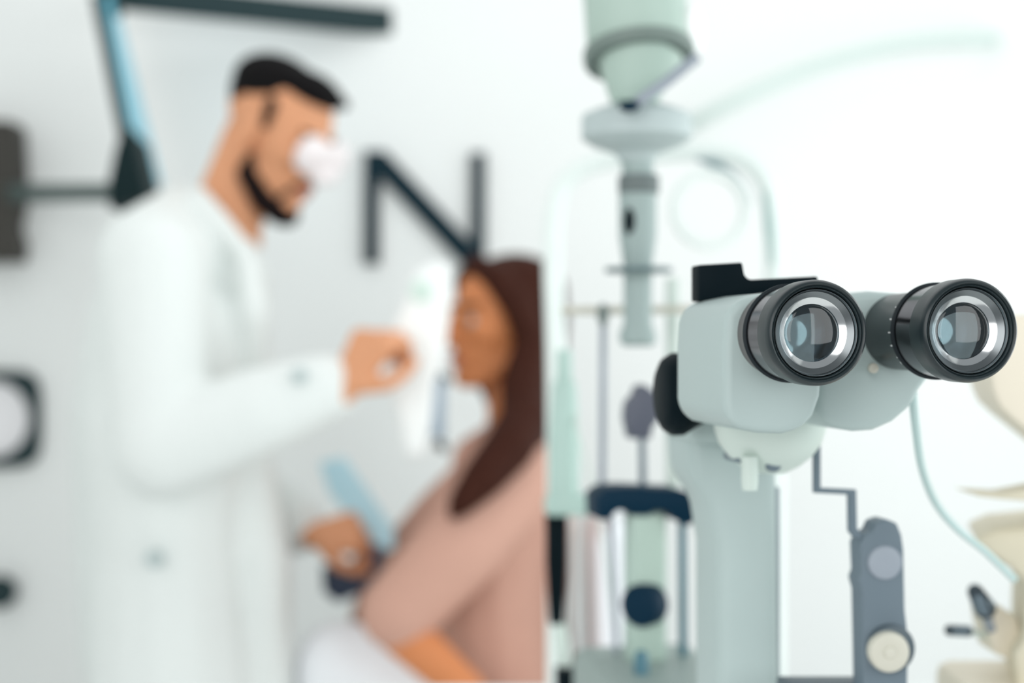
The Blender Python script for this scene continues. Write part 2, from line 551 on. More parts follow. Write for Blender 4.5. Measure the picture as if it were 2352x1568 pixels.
obj('lock_knob', ell(P(1445, 244, 0.99625), 0.00725, 0.0075, 0.004), M_NAVY, sl)
yy = lambda y: P(0, y, DT).z
ctr = P(1462, 300, DT)
z0 = ctr.z
obj('mirror_collar', lathe(ctr, W, [(yy(236) - z0, 0), (yy(236) - z0, 0.015), (yy(252) - z0, 0.03), (yy(264) - z0, 0.039375), (yy(272) - z0, 0.040625), (yy(318) - z0, 0.040625), (yy(335) - z0, 0.0325), (yy(352) - z0, 0.01625), (yy(372) - z0, 0.0125), (yy(372) - z0, 0)], 48), mat('mint_grey_collar', (0.45, 0.53, 0.53), 0.5), sl)
cc = P(1465, 600, DT)
z0 = cc.z
lcol = obj('lamp_column', lathe(cc, W, [(yy(365) - z0, 0), (yy(365) - z0, 0.011875), (yy(440) - z0, 0.011875), (yy(442) - z0, 0.014), (yy(540) - z0, 0.014), (yy(600) - z0, 0.01125), (yy(618) - z0, 0.010625), (yy(745) - z0, 0.010625), (yy(765) - z0, 0.01375), (yy(785) - z0, 0.0135), (yy(795) - z0, 0.01), (yy(795) - z0, 0)], 40), mat('grey_green_enamel', (0.30, 0.38, 0.37), 0.45), sl)
obj('column_band', lathe(P(1467, 424, DT), W, rprof(-0.006875, 0.006875, 0.01525, 0.00125), 36), mat('dark_green_grey', (0.12, 0.15, 0.15), 0.5), lcol)
obj('aperture', ell(P(1447, 508, DT - 0.010625), 0.005, 0.004375, 0.010625), M_BLACK, lcol)
obj('scale_disc', lathe(P(1467, 620, DT), W, rprof(-0.00175, 0.00175, 0.025, 0.000625), 48), mat('teal_grey_plate', (0.10, 0.16, 0.17), 0.4), sl)
# cross bar and side rod that carry the tower
obj('cross_bar', tube([P(1290, 713, 1.0775), P(1605, 710, 1.085)], 0.00325, curve=False), M_CREAM, sl)
rod = obj('side_rod', tube([P(1386, 712, 1.0713), P(1383, 1150, 1.0713)], 0.00275, curve=False), M_LILAC_L, sl)
obj('rod_knob', ell(P(1385, 722, 1.0662), 0.0045, 0.00625, 0.0085), mat('grey_green_knob', (0.16, 0.20, 0.19), 0.5), rod)
obj('back_rod', tube([P(1545, 640, 1.125), P(1545, 1150, 1.1)], 0.005625), M_PALE, sl)
# prism block on its thin rod
pb = [(1440, 960), (1444, 925), (1462, 905), (1466, 888), (1480, 882), (1502, 898), (1516, 925), (1512, 965), (1498, 985), (1496, 1008), (1450, 1008)]
obj('deflection_prism', prism([P(x, y, DT) for x, y in pb], V * 0.0175, 0.00125), mat('lilac_dark_grey', (0.085, 0.095, 0.13), 0.5), sl)
obj('prism_rod', tube([P(1475, 1000, DT + 0.00625), P(1477, 1140, DT + 0.00625)], 0.00275, curve=False), M_LILAC, sl)
# navy yoke
yk = [(1370, 1140), (1392, 1122), (1440, 1118), (1560, 1124), (1594, 1134), (1602, 1150), (1600, 1196), (1580, 1208), (1556, 1198), (1535, 1176), (1508, 1172), (1490, 1184), (1450, 1184), (1440, 1170), (1416, 1174), (1400, 1196), (1372, 1192)]
obj('yoke', prism([P(x, y, DT - 0.015) for x, y in yk], V * 0.0375, 0.0015), M_NAVY, sl)
# lower column with the focus knob
BZ = P(0, 1510, DT).z
lowc = obj('lower_column', box(Vector((P(1482, 0, DT).x, DT + 0.0025, (P(0, 1170, DT).z + BZ - 0.025) / 2)), 0.028125, 0.0275, P(0, 1170, DT).z - BZ + 0.025, 0.00625, ax=(U, V, W), seg=4), M_MINT, sl)
obj('focus_knob', lathe(P(1480, 1388, DT - 0.01125), (-0.62, -0.78, 0.0), rprof(-0.01, 0.00875, 0.015625, 0.0025), 40), M_NAVY, lowc)
for (xa, xb, dd, mm, r) in ((1403, 1416, DT + 0.0125, M_LILAC_L, 0.002125), (1567, 1569, DT + 0.0075, M_TEAL, 0.003125)):
    obj('guide_rod', tube([P(xa, 1190, dd), P(xb, 1515, dd)], r, curve=False), mm, sl)
# base
obj('base_plate', box(Vector((0.122, 0.93, (BZ + 0.945) / 2)), 0.095, 0.35, BZ - 0.945, 0.010, ax=(U, V, W), seg=3), mat('grey_green_base', (0.27, 0.34, 0.32), 0.5), sl)
obj('base_column', box(Vector((0.115, 0.92, (0.948 + TABLE_Z) / 2)), 0.17, 0.36, 0.948 - TABLE_Z - 0.001, 0.012, ax=(U, V, W), seg=3), M_GREYMINT, sl)
obj('joystick', lathe(P(1473, 1512, 1.0), W, [(-0.05, 0), (-0.05, 0.0062), (0.0, 0.0052), (0.005, 0.0038), (0.006, 0)], 24), M_TEAL, sl)

# ------------------------------------------------------------------ head rest on its frame
DH = 1.36
hr = thing('head_rest', (P(1520, 0, DH).x, DH, TABLE_Z), 'pale mint tubular head rest frame standing behind the slit lamp', 'head rest')
fr = [P(1278, 1560, DH), P(1277, 900, DH), P(1270, 620, DH), P(1272, 500, DH), P(1292, 425, DH), P(1340, 385, DH), P(1430, 362, DH), P(1560, 348, DH), P(1660, 352, DH), P(1725, 378, DH), P(1762, 430, DH), P(1775, 520, DH), P(1778, 700, DH), P(1780, 1560, DH)]
fr = [Vector((fr[0].x, fr[0].y, TABLE_Z + 0.020))] + fr + [Vector((fr[-1].x, fr[-1].y, TABLE_Z + 0.020))]
obj('frame', tube(fr, 0.0094, 16), mat('frosted_pale_mint', (0.78, 0.85, 0.825), 0.35), hr)
obj('post_sleeve', lathe(P(1296, 1170, 1.2), W, [(0, 0), (0, 0.01302), (0.062, 0.01302), (0.10788, 0.00992), (0.10, 0.00744), (0.135, 0.0062), (0.135, 0)], 28), mat('sage_enamel', (0.44, 0.60, 0.55), 0.5), hr)
obj('collar_plate', box(P(1318, 1158, 1.2), 0.0496, 0.02728, 0.01736, 0.00496), mat('sage_enamel', (0.44, 0.60, 0.55), 0.5), hr)
gp = [(1253, 1178), (1305, 1178), (1303, 1300), (1296, 1440), (1262, 1440), (1254, 1300)]
obj('hand_grip', prism([P(x, y, 1.2) for x, y in gp], Vector((0, 0.02232, 0)), 0.00496, seg=3), M_BLACK, hr)
obj('post_foot', lathe(Vector((P(1308, 0, 1.2).x, 1.2, TABLE_Z)), W, [(0, 0), (0, 0.0124), (P(0, 1532, 1.2).z - TABLE_Z, 0.0124), (P(0, 1532, 1.2).z - TABLE_Z, 0)], 24), M_BLACK, hr)
obj('post', tube([P(1285, 1430, 1.207), P(1300, 1560, 1.207)], 0.0062, curve=False), M_PALE, hr)
obj('table_clamp', box(Vector((P(1540, 0, DH).x, DH, TABLE_Z + 0.0135)), 0.22, 0.05, 0.026, 0.006), M_GREYMINT, hr)
# fixation ring with its bracket
RC = P(1630, 480, DH - 0.0248)
ring = []
bm = bmesh.new()
lathe(RC, (0.1, -1, 0), [(-0.00496, 0.03038), (0.00496, 0.03038), (0.0062, 0.03348), (0.00496, 0.03782), (-0.00496, 0.03782), (-0.0062, 0.03348)], 56, bm, closed=True)
fx = obj('fixation_ring', bm, mat('frosted_pale_mint', (0.78, 0.85, 0.825), 0.35), hr)

obj('ring_bracket', tube([P(1600, 366, DH - 0.0124), P(1640, 376, DH - 0.0124), P(1680, 400, DH - 0.01488), P(1708, 435, DH - 0.0186), P(1722, 470, DH - 0.02232)], [0.00124, 0.004464, 0.003472, 0.003224, 0.002232]), mat('teal_grey_bracket', (0.20, 0.29, 0.31), 0.45), hr)
obj('side_clip', tube([P(1757, 440, DH - 0.00992), P(1767, 520, DH - 0.00992), P(1774, 610, DH - 0.00992)], [0.001488, 0.004464, 0.001488]), mat('sage_grey_clip', (0.36, 0.50, 0.48), 0.45), hr)

# thin pale wire
wr = [P(1318, 930, 1.20), P(1330, 1000, 1.18), P(1362, 1120, 1.15), P(1388, 1250, 1.12), P(1403, 1370, 1.10), P(1414, 1487, 1.078)]
tag(obj('wire', tube(wr, 0.0013, 8), M_PALE), 'thin pale wire hanging down from the sage post sleeve', 'wire')

# ------------------------------------------------------------------ tonometer arm on the right
DTM = 0.70
tn = thing('tonometer', (P(2035, 0, DTM).x, DTM, TABLE_Z), 'lilac grey tonometer arm with a cream knob, standing right of the microscope column', 'tonometer')
ap = [(1976, 1250), (1988, 1226), (2004, 1222), (2013, 1200), (2036, 1191), (2062, 1202), (2072, 1228), (2077, 1262), (2080, 1400), (2088, 1470), (2086, 1560)]
poly = [P(x, y, DTM) for x, y in ap] + [Vector((P(2086, 0, DTM).x, DTM, TABLE_Z)), Vector((P(1984, 0, DTM).x, DTM, TABLE_Z)), P(1984, 1560, DTM), P(1980, 1360, DTM), P(1972, 1332, DTM), P(1979, 1315, DTM)]
arm = obj('arm', prism(poly, V * 0.014, 0.0014, seg=3), M_LILAC, tn)
obj('boss', lathe(P(2033, 1292, DTM - 0.001), (0, -1, 0), [(-0.002, 0), (-0.002, 0.0088), (0.0005, 0.0080), (0.0015, 0.0050), (0.0012, 0.0020), (0.0012, 0)], 36), M_LILAC_L, tn)
obj('knob_seat', lathe(P(2046, 1488, DTM - 0.001), (0.1, -1, 0), rprof(-0.004, 0.0025, 0.0118, 0.0012), 40), mat('slate_seat', (0.07, 0.10, 0.12), 0.45), tn)
kn = obj('cream_knob', lathe(P(2039, 1495, DTM - 0.005), (0, -1, 0.02), [(-0.002, 0), (-0.002, 0.0098), (0.002, 0.0100), (0.004, 0.0092), (0.0048, 0.0060), (0.0042, 0.0032), (0.0050, 0.0028), (0.0055, 0)], 48), M_CREAM, tn)
kn['label'] = 'round cream knob'
# crank rod going up under the dish
cr = [(1870, 1015), (1886, 1015), (1886, 1120), (1968, 1124), (1970, 1215), (1990, 1232), (1985, 1245), (1960, 1232), (1950, 1220), (1949, 1136), (1870, 1132)]
obj('crank_rod', prism([P(x, y, DTM + 0.002) for x, y in cr], V * 0.003, 0.0006), M_LILAC, tn)
obj('cross_plate', box(P(1890, 1588, DTM + 0.02), 0.044, 0.020, 0.012, 0.002), mat('slate_seat', (0.07, 0.10, 0.12), 0.45), tn)

# pale cable on the right
cbl = [P(2096, 900, 0.648), P(2103, 975, 0.675), P(2118, 1075, 0.71), P(2150, 1155, 0.745), P(2200, 1215, 0.76), P(2262, 1265, 0.775), P(2330, 1330, 0.79)]
tag(obj('cable', tube(cbl, 0.0020, 12), mat('pale_aqua_cable', (0.52, 0.68, 0.67), 0.45)), 'pale aqua cable curving down to the beige instrument from the right eyepiece', 'cable')

# ------------------------------------------------------------------ beige instrument at the right edge
DB = 0.80
bi = thing('beige_instrument', (P(2480, 0, DB).x, DB + 0.05, TABLE_Z), 'beige optical instrument cut off by the right edge of the photo', 'instrument')
hp_ = [(2268, 740), (2266, 820), (2280, 900), (2296, 936), (2330, 968), (2420, 1040), (2560, 1080), (2620, 1000), (2620, 760), (2560, 722), (2330, 722), (2290, 722)]
obj('head_casing', prism([P(x, y, DB) for x, y in hp_], Vector((0.02, 0.10, 0)), 0.006, seg=4), M_BEIGE, bi)
bl = [(2222, 1130), (2262, 1131), (2310, 1134), (2352, 1126), (2480, 1100), (2480, 1150), (2352, 1150), (2300, 1146), (2250, 1140)]
obj('blade_lever', prism([P(x, y, DB) for x, y in bl], Vector((0, 0.025, 0)), 0.0012), M_OLIVE, bi)
ly = [(2238, 1240), (2290, 1216), (2352, 1210), (2600, 1180), (2620, 1300), (2620, 1600), (2340, 1600), (2326, 1500), (2352, 1470), (2356, 1340), (2322, 1306), (2266, 1270)]
obj('lower_casing', prism([P(x, y, DB + 0.03) for x, y in ly], Vector((0.02, 0.08, 0)), 0.004, seg=3), M_OLIVE, bi)
obj('neck_post', box(P(2520, 1110, DB + 0.05), 0.05, 0.05, 0.06, 0.006), M_BEIGE, bi)
obj('pedestal', box(Vector((P(2480, 0, DB).x, DB + 0.06, (TABLE_Z + P(0, 1580, DB + .03).z) / 2)), 0.10, 0.10, P(0, 1580, DB + .03).z - TABLE_Z, 0.008), M_BEIGE, bi)
lb = [(2282, 1500), (2268, 1440), (2262, 1400), (2280, 1380), (2340, 1420), (2352, 1470), (2330, 1520)]
obj('side_arm', prism([P(x, y, DB + 0.05) for x, y in lb], Vector((0, 0.03, 0)), 0.003, seg=3), M_BEIGE, bi)
obj('lever_knob', cap(P(2240, 1358, 0.83), 0.0045, P(2262, 1396, 0.835), 0.0065), M_LILAC, bi)
obj('lever_stem', tube([P(2258, 1390, 0.84), P(2276, 1445, 0.85)], 0.003, curve=False), M_LILAC_L, bi)
obj('side_screw', cap(P(2182, 1447, 0.85), 0.0034, P(2222, 1449, 0.85), 0.0034), M_LILAC, bi)
obj('screw_shaft', tube([P(2220, 1450, 0.852), P(2285, 1462, 0.86)], 0.0018, curve=False), M_PALE, bi)

# ------------------------------------------------------------------ on the back wall
def wallpoly(pxs, th, bev=0.002):
    """polygon standing th proud of the back wall"""
    y = WY - th
    return prism([P(a, b, y) for a, b in pxs], Vector((0, th + 0.001, 0)), bev)


bm = bmesh.new()
yN = WY - 0.02
poly = [(836, 346), (884, 346), (1082, 556), (1082, 350), (1114, 350), (1114, 640), (1092, 640), (870, 404), (870, 606), (836, 606)]
tag(obj('wall_letter', prism([P(a, b, yN) for a, b in poly], Vector((0, 0.021, 0)), 0.002), M_LETTER), 'dark slate letter N mounted on the white back wall between the two people', 'letter')

# wall arm with the screen
ms = thing('wall_monitor', (P(280, 0, 2.9).x, 2.9, P(0, 470, 2.9).z), 'dark wall monitor seen edge-on with a lit cyan screen behind the man', 'monitor')
nb, nt_ = P(331, 448, 2.72), P(238, -20, 2.72)
fb, ft = P(375, 425, 3.10), P(262, -20, 3.10)
upv = (nt_ - nb)
dep = (fb - nb)
nrm = upv.cross(dep).normalized()
if nrm.x > 0:
    nrm = -nrm                                     # to the left, away from the screen
obj('screen_panel', prism([nb + dep * 0.02 + upv * 0.01, fb - dep * 0.02 + upv * 0.01, ft - dep * 0.02 - upv * 0.01, nt_ + dep * 0.02 - upv * 0.01], nrm * 0.006), M_SCREEN, ms)
off = nrm * 0.004
obj('screen_casing', prism([nb + off, fb + off, ft + off, nt_ + off], nrm * 0.022, 0.003), M_DGREY, ms)
wd = [(336, 452), (250, 478), (248, 420), (262, 350), (281, 285), (298, 290)]
obj('rear_casing', prism([P(a, b, 2.69) for a, b in wd], Vector((-0.03, 0.26, 0)), 0.004), mat('very_dark_teal', (0.008, 0.020, 0.022), 0.6, spec=0.08), ms)
obj('swing_arm', prism([P(270, 420, 2.86), P(270, 460, 2.86), P(15, 462, 3.22), P(15, 422, 3.22)], Vector((0, 0.03, 0)), 0.004), mat('dark_green_grey_arm', (0.07, 0.10, 0.095), 0.5), ms)
wbx = [(34, 290), (40, 420), (38, 470), (26, 520), (40, 560), (36, 600), (-90, 600), (-90, 275), (20, 275)]
obj('wall_bracket', prism([P(a, b, 3.22) for a, b in wbx], Vector((0, WY - 3.22 + 0.002, 0)), 0.006), M_BROWN, ms)

bA, bB = P(903, 49, WY), P(225, -20, 3.02)
dv = (bB - bA)
top_bar = [bA + W * 0.031, bA - W * 0.031, bB - W * 0.031, bB + W * 0.031]
ta = thing('support_beam', (bA.x, WY, bA.z), 'dark grey straight support arm at the top, reaching from wall to monitor', 'arm')
obj('bar', prism(top_bar, Vector((0.01, 0.035, 0)) * 1.0, 0.003), M_DGREY, ta)
obj('end_hinge', lathe(P(252, -8, 3.0) - W * 0.01, W, rprof(-0.03, 0.05, 0.026, 0.004), 28), M_DGREY, ta)

# dark square frame with a pale round centre
fc = P(-22, 962, WY - 0.02)
fo = thing('wall_frame', (fc.x, WY, fc.z - 0.11), 'dark square frame with a round pale centre on the wall at left edge', 'frame')
bm = bmesh.new()
S = 0.112
n = 48
outer, inner = [], []
for k in range(n):
    a = 2 * math.pi * k / n
    ca, sa = math.cos(a), math.sin(a)
    q = (abs(ca) ** 5 + abs(sa) ** 5) ** (-1 / 5.0)
    outer.append(fc + Vector((ca * q * S, 0, sa * q * S)))
    inner.append(fc + Vector((ca * S * 0.80, 0, sa * S * 0.80)))
vo = [bm.verts.new(p) for p in outer]
vi = [bm.verts.new(p) for p in inner]
wo = [bm.verts.new(p + Vector((0, 0.021, 0))) for p in outer]
wi = [bm.verts.new(p + Vector((0, 0.021, 0))) for p in inner]
for k in range(n):
    j = (k + 1) % n
    bm.faces.new((vo[k], vo[j], vi[j], vi[k]))
    bm.faces.new((wo[j], wo[k], wi[k], wi[j]))
    bm.faces.new((vo[k], wo[k], wo[j], vo[j]))
    bm.faces.new((vi[j], wi[j], wi[k], vi[k]))
obj('surround', bm, M_DGREY, fo)
obj('pale_disc', lathe(fc + Vector((0, 0.012, 0)), (0, -1, 0), [(-0.008, 0), (-0.008, S * 0.80), (0, S * 0.80), (0.002, 0)], 48), mat('pale_lilac_white', (0.84, 0.83, 0.85), 0.5), fo)

kc2 = P(2, 1358, WY - 0.03)
tag(obj('wall_hook', lathe(kc2, (0, -1, 0), [(-0.031, 0), (-0.031, 0.016), (-0.012, 0.018), (-0.006, 0.036), (0.008, 0.038), (0.014, 0.030), (0.014, 0)], 36), M_DGREY), 'round dark knob low on the wall at the left edge', 'knob')

# pale curved tube at upper right, fixed to the wall at both ends
arc = [P(1590, 285, WY + 0.005), P(1610, 272, 3.24), P(1700, 225, 3.20), P(1850, 160, 3.20), P(2000, 115, 3.20), P(2130, 92, 3.20), P(2260, 88, 3.22), P(2285, 90, WY + 0.005)]
tag(obj('curved_tube', tube(arc, 0.015, 16), mat('pale_sage_tube', (0.62, 0.73, 0.69), 0.5)), 'pale mint curved tube high on the bright wall at upper right', 'tube')


# ------------------------------------------------------------------ people
def basis(f, u0=(0, 0, 1)):
    f = Vector(f).normalized()
    s = f.cross(Vector(u0)).normalized()          # the person's right
    u = s.cross(f).normalized()
    return f, s, u


def head_pieces(bm, H, f, s, u, k=1.0, female=False):
    def q(a, b, c):
        return H + f * (a * k) + s * (b * k) + u * (c * k)
    E = lambda c, ra, rb, rc: ell(c, ra * k, rb * k, rc * k, f, s, u, bm)
    E(q(-0.012, 0, 0.035), 0.094, 0.074, 0.078)
    E(q(0.022, 0, 0.000), 0.070, 0.066, 0.082)
    E(q(0.034, 0, -0.048), 0.052, 0.052 if female else 0.056, 0.056)
    E(q(0.066, 0, -0.096), 0.022, 0.026, 0.018)                      # chin
    for e in (-1, 1):
        cap(q(-0.01, e * 0.058, -0.050), 0.018 * k, q(0.055, e * 0.020, -0.096), 0.018 * k, bm)   # jaw
        E(q(0.055, e * 0.042, -0.018), 0.028, 0.024, 0.022)          # cheek
        cap(q(0.083, e * 0.012, 0.022), 0.010 * k, q(0.068, e * 0.046, 0.022), 0.009 * k, bm)     # brow
        E(q(-0.008, e * 0.076, -0.004), 0.019, 0.009, 0.032)         # ear
        E(q(-0.002, e * 0.078, -0.030), 0.009, 0.008, 0.011)
        E(q(0.094, e * 0.011, -0.036), 0.010, 0.008, 0.008)          # nostril wings
    cap(q(0.086, 0, 0.014), 0.009 * k, q(0.108, 0, -0.026), 0.010 * k, bm)                        # nose
    E(q(0.106, 0, -0.030), 0.012, 0.011, 0.010)
    E(q(0.083, 0, -0.060), 0.012, 0.024, 0.008)
    E(q(0.080, 0, -0.073), 0.012, 0.021, 0.009)
    return q


def face_parts(q, f, s, u, parent, k=1.0):
    for e in (-1, 1):
        c = q(0.0735, e * 0.031, 0.000)
        b = ell(c, 0.0120 * k, 0.0120 * k, 0.0120 * k, f, s, u)
        o = obj('eye', b, M_EYE, parent)
        o.data.materials.append(M_IRIS)
        base = ROOT[parent.name]
        for p in o.data.polygons:
            if (Vector(p.center) + base - c).normalized().dot(f) > 0.80:
                p.material_index = 1
    for e in (-1, 1):
        obj('eyebrow', cap(q(0.091, e * 0.016, 0.026), 0.0042 * k, q(0.072, e * 0.050, 0.028), 0.003 * k), M_BEARD, parent)
    b = ell(q(0.090, 0, -0.061), 0.007 * k, 0.021 * k, 0.0045 * k, f, s, u)
    ell(q(0.088, 0, -0.072), 0.007 * k, 0.018 * k, 0.0055 * k, f, s, u, b)
    obj('lips', b, M_LIP, parent)


def hand(bm, wrist, palm, back, length, curl, thumb_side, r=0.0088):
    """five-fingered hand. palm: direction wrist->knuckles, back: out of the back of the hand, curl: radians per joint"""
    d = Vector(palm).normalized()
    bk = Vector(back)
    bk = (bk - d * bk.dot(d)).normalized()
    side = d.cross(bk).normalized() * thumb_side
    wv = Vector(wrist)
    kn = []
    for i, t in enumerate((0.030, 0.010, -0.010, -0.029)):
        kn.append(wv + d * (length * (0.50, 0.52, 0.50, 0.46)[i]) + side * t)
    for p in kn:
        cap(wv, 0.021, p, 0.0125, bm)
    for a in range(3):
        cap(kn[a], 0.0125, kn[a + 1], 0.0125, bm)
    for i, p in enumerate(kn):
        L = length * (0.42, 0.47, 0.43, 0.34)[i]
        ang = 0.0
        cur = p
        for j, fr_ in enumerate((0.46, 0.32, 0.22)):
            ang += curl[j] * (1.0 + 0.06 * i)
            dirv = d * math.cos(ang) - bk * math.sin(ang) + side * (0.05 - 0.035 * i)
            nx = cur + dirv.normalized() * (L * fr_)
            cap(cur, r * (1.05, 0.97, 0.90)[j], nx, r * (0.97, 0.90, 0.80)[j], bm)
            cur = nx
    t0 = wv + d * (length * 0.14) + side * 0.022
    t1 = t0 + (d * 0.55 + side * 0.75 - bk * 0.35).normalized() * 0.040
    t2 = t1 + (d * 0.85 + side * 0.15 - bk * 0.50).normalized() * 0.032
    t3 = t2 + (d * 0.90 - side * 0.15 - bk * 0.40).normalized() * 0.024
    chain(bm, [t0, t1, t2, t3], [0.015, 0.0115, 0.0105, 0.0085])


# ---------------- the man in the white coat
man = thing('person', (P(400, 0, 2.38).x, 2.38, 0.0), 'standing bearded person in white coat bending forward, raising a white device', 'person')
f, s, u = basis((0.80, -0.34, -0.44))
H = P(640, 306, 2.35)
bm = bmesh.new()
q = head_pieces(bm, H, f, s, u)
neck0, neck1 = q(-0.035, 0, -0.03), P(505, 545, 2.37)
cap(neck0, 0.056, neck1, 0.062, bm)
cap(q(-0.01, 0, -0.06), 0.046, P(525, 520, 2.36), 0.05, bm)
shR, shL = P(352, 610, 2.19), P(500, 640, 2.56)
elR, wrR = P(372, 1030, 2.11), P(752, 890, 2.12)
elL, wrL = P(500, 1080, 2.68), P(695, 1218, 2.43)
chestc = P(400, 800, 2.38)
hipc = P(370, 1480, 2.40)
cap(neck1, 0.07, chestc, 0.12, bm)
cap(chestc, 0.125, hipc, 0.125, bm)
cap(shR, 0.055, shL, 0.055, bm)
chain(bm, [shR, elR, wrR], [0.052, 0.042, 0.028])
chain(bm, [shL, elL, wrL], [0.052, 0.042, 0.028])
hR = P(365, 0, 2.30); hR.z = 0.86
hL = P(365, 0, 2.50); hL.z = 0.86
aR = Vector((hR.x - 0.06, 2.27, 0.09)); aL = Vector((hL.x - 0.04, 2.53, 0.09))
kR = (hR + aR) / 2 + Vector((0.02, 0, 0)); kL = (hL + aL) / 2 + Vector((0.03, 0, 0))
chain(bm, [hR, kR, aR], [0.085, 0.058, 0.040])
chain(bm, [hL, kL, aL], [0.085, 0.058, 0.040])
# right hand round the device handle, left hand at the folder
DEVX = P(955, 0, 2.14).x
hand(bm, P(782, 905, 2.10), (0.52, 0.06, 0.85), (-0.45, -0.80, 0.30), 0.190, (0.95, 1.35, 1.0), 1)
hand(bm, P(715, 1230, 2.42), (0.80, 0.10, 0.05), (0.1, -0.75, 0.6), 0.150, (0.9, 1.1, 0.8), 1)
body = fuse('body', bm, M_SKINM, man, 0.0048, 3)
face_parts(q, f, s, u, man)
# short black hair
bm = bmesh.new()
ell(q(-0.034, 0, 0.066), 0.078, 0.078, 0.055, f, s, u, bm)
ell(q(-0.055, 0, 0.050), 0.052, 0.070, 0.056, f, s, u, bm)
ell(q(0.022, 0, 0.087), 0.058, 0.060, 0.031, f, s, u, bm)
cap(q(0.068, 0.032, 0.088), 0.010, q(0.074, -0.032, 0.088), 0.010, bm)
cap(q(0.068, 0.032, 0.088), 0.010, q(0.0, 0.045, 0.092), 0.018, bm)
cap(q(0.074, -0.032, 0.088), 0.010, q(0.0, -0.045, 0.092), 0.018, bm)
for e in (-1, 1):
    cap(q(0.012, e * 0.069, 0.045), 0.012, q(0.016, e * 0.071, 0.010), 0.007, bm)
fuse('hair', bm, M_HAIRM, man, 0.005, 4)
bm = bmesh.new()
for e in (-1, 1):
    chain(bm, [q(0.010, e * 0.066, -0.042), q(0.012, e * 0.060, -0.074), q(0.046, e * 0.038, -0.104), q(0.070, e * 0.012, -0.116)], [0.006, 0.017, 0.021, 0.020])
    chain(bm, [q(0.094, 0.0, -0.050), q(0.086, e * 0.026, -0.058), q(0.072, e * 0.032, -0.086)], [0.004, 0.004, 0.005])
cap(q(0.070, 0.012, -0.116), 0.020, q(0.070, -0.012, -0.116), 0.020, bm)
fuse('beard', bm, M_BEARD, man, 0.004, 3)
# worn goggles over the eyes; white lens reflection is put into their colour
bm = bmesh.new()
for e in (-1, 1):
    ell(q(0.094, e * 0.036, -0.002), 0.020, 0.036, 0.034, f, s, u, bm)
cap(q(0.098, 0.03, 0.004), 0.020, q(0.098, -0.03, 0.004), 0.020, bm)
cap(q(0.106, 0.012, -0.03), 0.016, q(0.110, -0.012, -0.024), 0.018, bm)
gog = fuse('goggles', bm, M_VISOR, man, 0.004, 4)
gog['label'] = 'goggles with pale pinkish white lens glare'
for e in (-1, 1):
    pass
# white coat
bm = bmesh.new()
cap(P(440, 620, 2.37), 0.098, P(410, 760, 2.37), 0.145, bm)
chain(bm, [P(410, 760, 2.37), P(395, 980, 2.38), P(400, 1200, 2.39), P(420, 1480, 2.40)], [0.150, 0.165, 0.165, 0.170])
for yo in (-0.10, 0.10):
    chain(bm, [P(400, 780, 2.38 + yo), P(385, 1000, 2.38 + yo), P(395, 1250, 2.40 + yo), P(410, 1560, 2.40 + yo), P(420, 1790, 2.40 + yo)], [0.115, 0.135, 0.130, 0.145, 0.155])
cap(P(520, 1250, 2.42), 0.095, P(522, 1780, 2.42), 0.105, bm)
cap(P(440, 600, 2.37), 0.085, shR, 0.076, bm)
cap(P(470, 600, 2.40), 0.085, shL, 0.076, bm)
chain(bm, [shR, elR, P(600, 945, 2.112), wrR], [0.086, 0.074, 0.067, 0.052])
chain(bm, [shL, elL, P(640, 1185, 2.56), wrL + (elL - wrL).normalized() * 0.02], [0.084, 0.070, 0.060, 0.048])
cap(P(420, 505, 2.40), 0.060, P(340, 590, 2.22), 0.080, bm)
cap(P(430, 520, 2.36), 0.060, P(520, 640, 2.34), 0.075, bm)
cap(P(520, 640, 2.34), 0.075, P(510, 860, 2.36), 0.080, bm)
chain(bm, [P(560, 1080, 2.30), P(612, 1300, 2.28), P(622, 1500, 2.275), P(622, 1780, 2.275)], [0.05, 0.042, 0.036, 0.036])
# collar and lapels
chain(bm, [P(462, 455, 2.29), P(510, 520, 2.26), P(566, 590, 2.27)], [0.016, 0.020, 0.018])
chain(bm, [P(450, 450, 2.36), P(440, 470, 2.43), P(560, 560, 2.46)], [0.018, 0.020, 0.018])
chain(bm, [P(462, 455, 2.29), P(450, 450, 2.36)], [0.017, 0.018])
chain(bm, [P(566, 590, 2.27), P(585, 720, 2.25), P(590, 860, 2.27)], [0.018, 0.026, 0.020])
coat = fuse('coat', bm, M_COAT, man, 0.008, 6)
coat['label'] = 'long white coat'
obj('cuff_button', lathe(P(688, 862, 2.058), (0.2, -1, 0.1), rprof(-0.014, 0.004, 0.011, 0.002), 20), M_BTN, man)
obj('pocket_button', lathe(P(352, 1284, 2.15), (0, -1, 0.1), rprof(-0.03, 0.004, 0.012, 0.002), 20), M_BTN, man)
bm = bmesh.new()
chain(bm, [hR, kR, aR + Vector((0, 0, 0.02))], [0.095, 0.072, 0.058])
chain(bm, [hL, kL, aL + Vector((0, 0, 0.02))], [0.095, 0.072, 0.058])
cap(hR, 0.10, hL, 0.10, bm)
fuse('trousers', bm, M_TROUSER, man, 0.009, 4)
for a in (aR, aL):
    bm = bmesh.new()
    cap((a.x - 0.03, a.y, 0.045), 0.042, (a.x + 0.10, a.y, 0.036), 0.034, bm)
    cap((a.x + 0.10, a.y, 0.036), 0.034, (a.x + 0.17, a.y, 0.030), 0.028, bm)
    cap((a.x - 0.01, a.y, 0.05), 0.042, (a.x, a.y, 0.09), 0.044, bm)
    o = fuse('shoe', bm, M_SHOE, man, 0.006, 3)

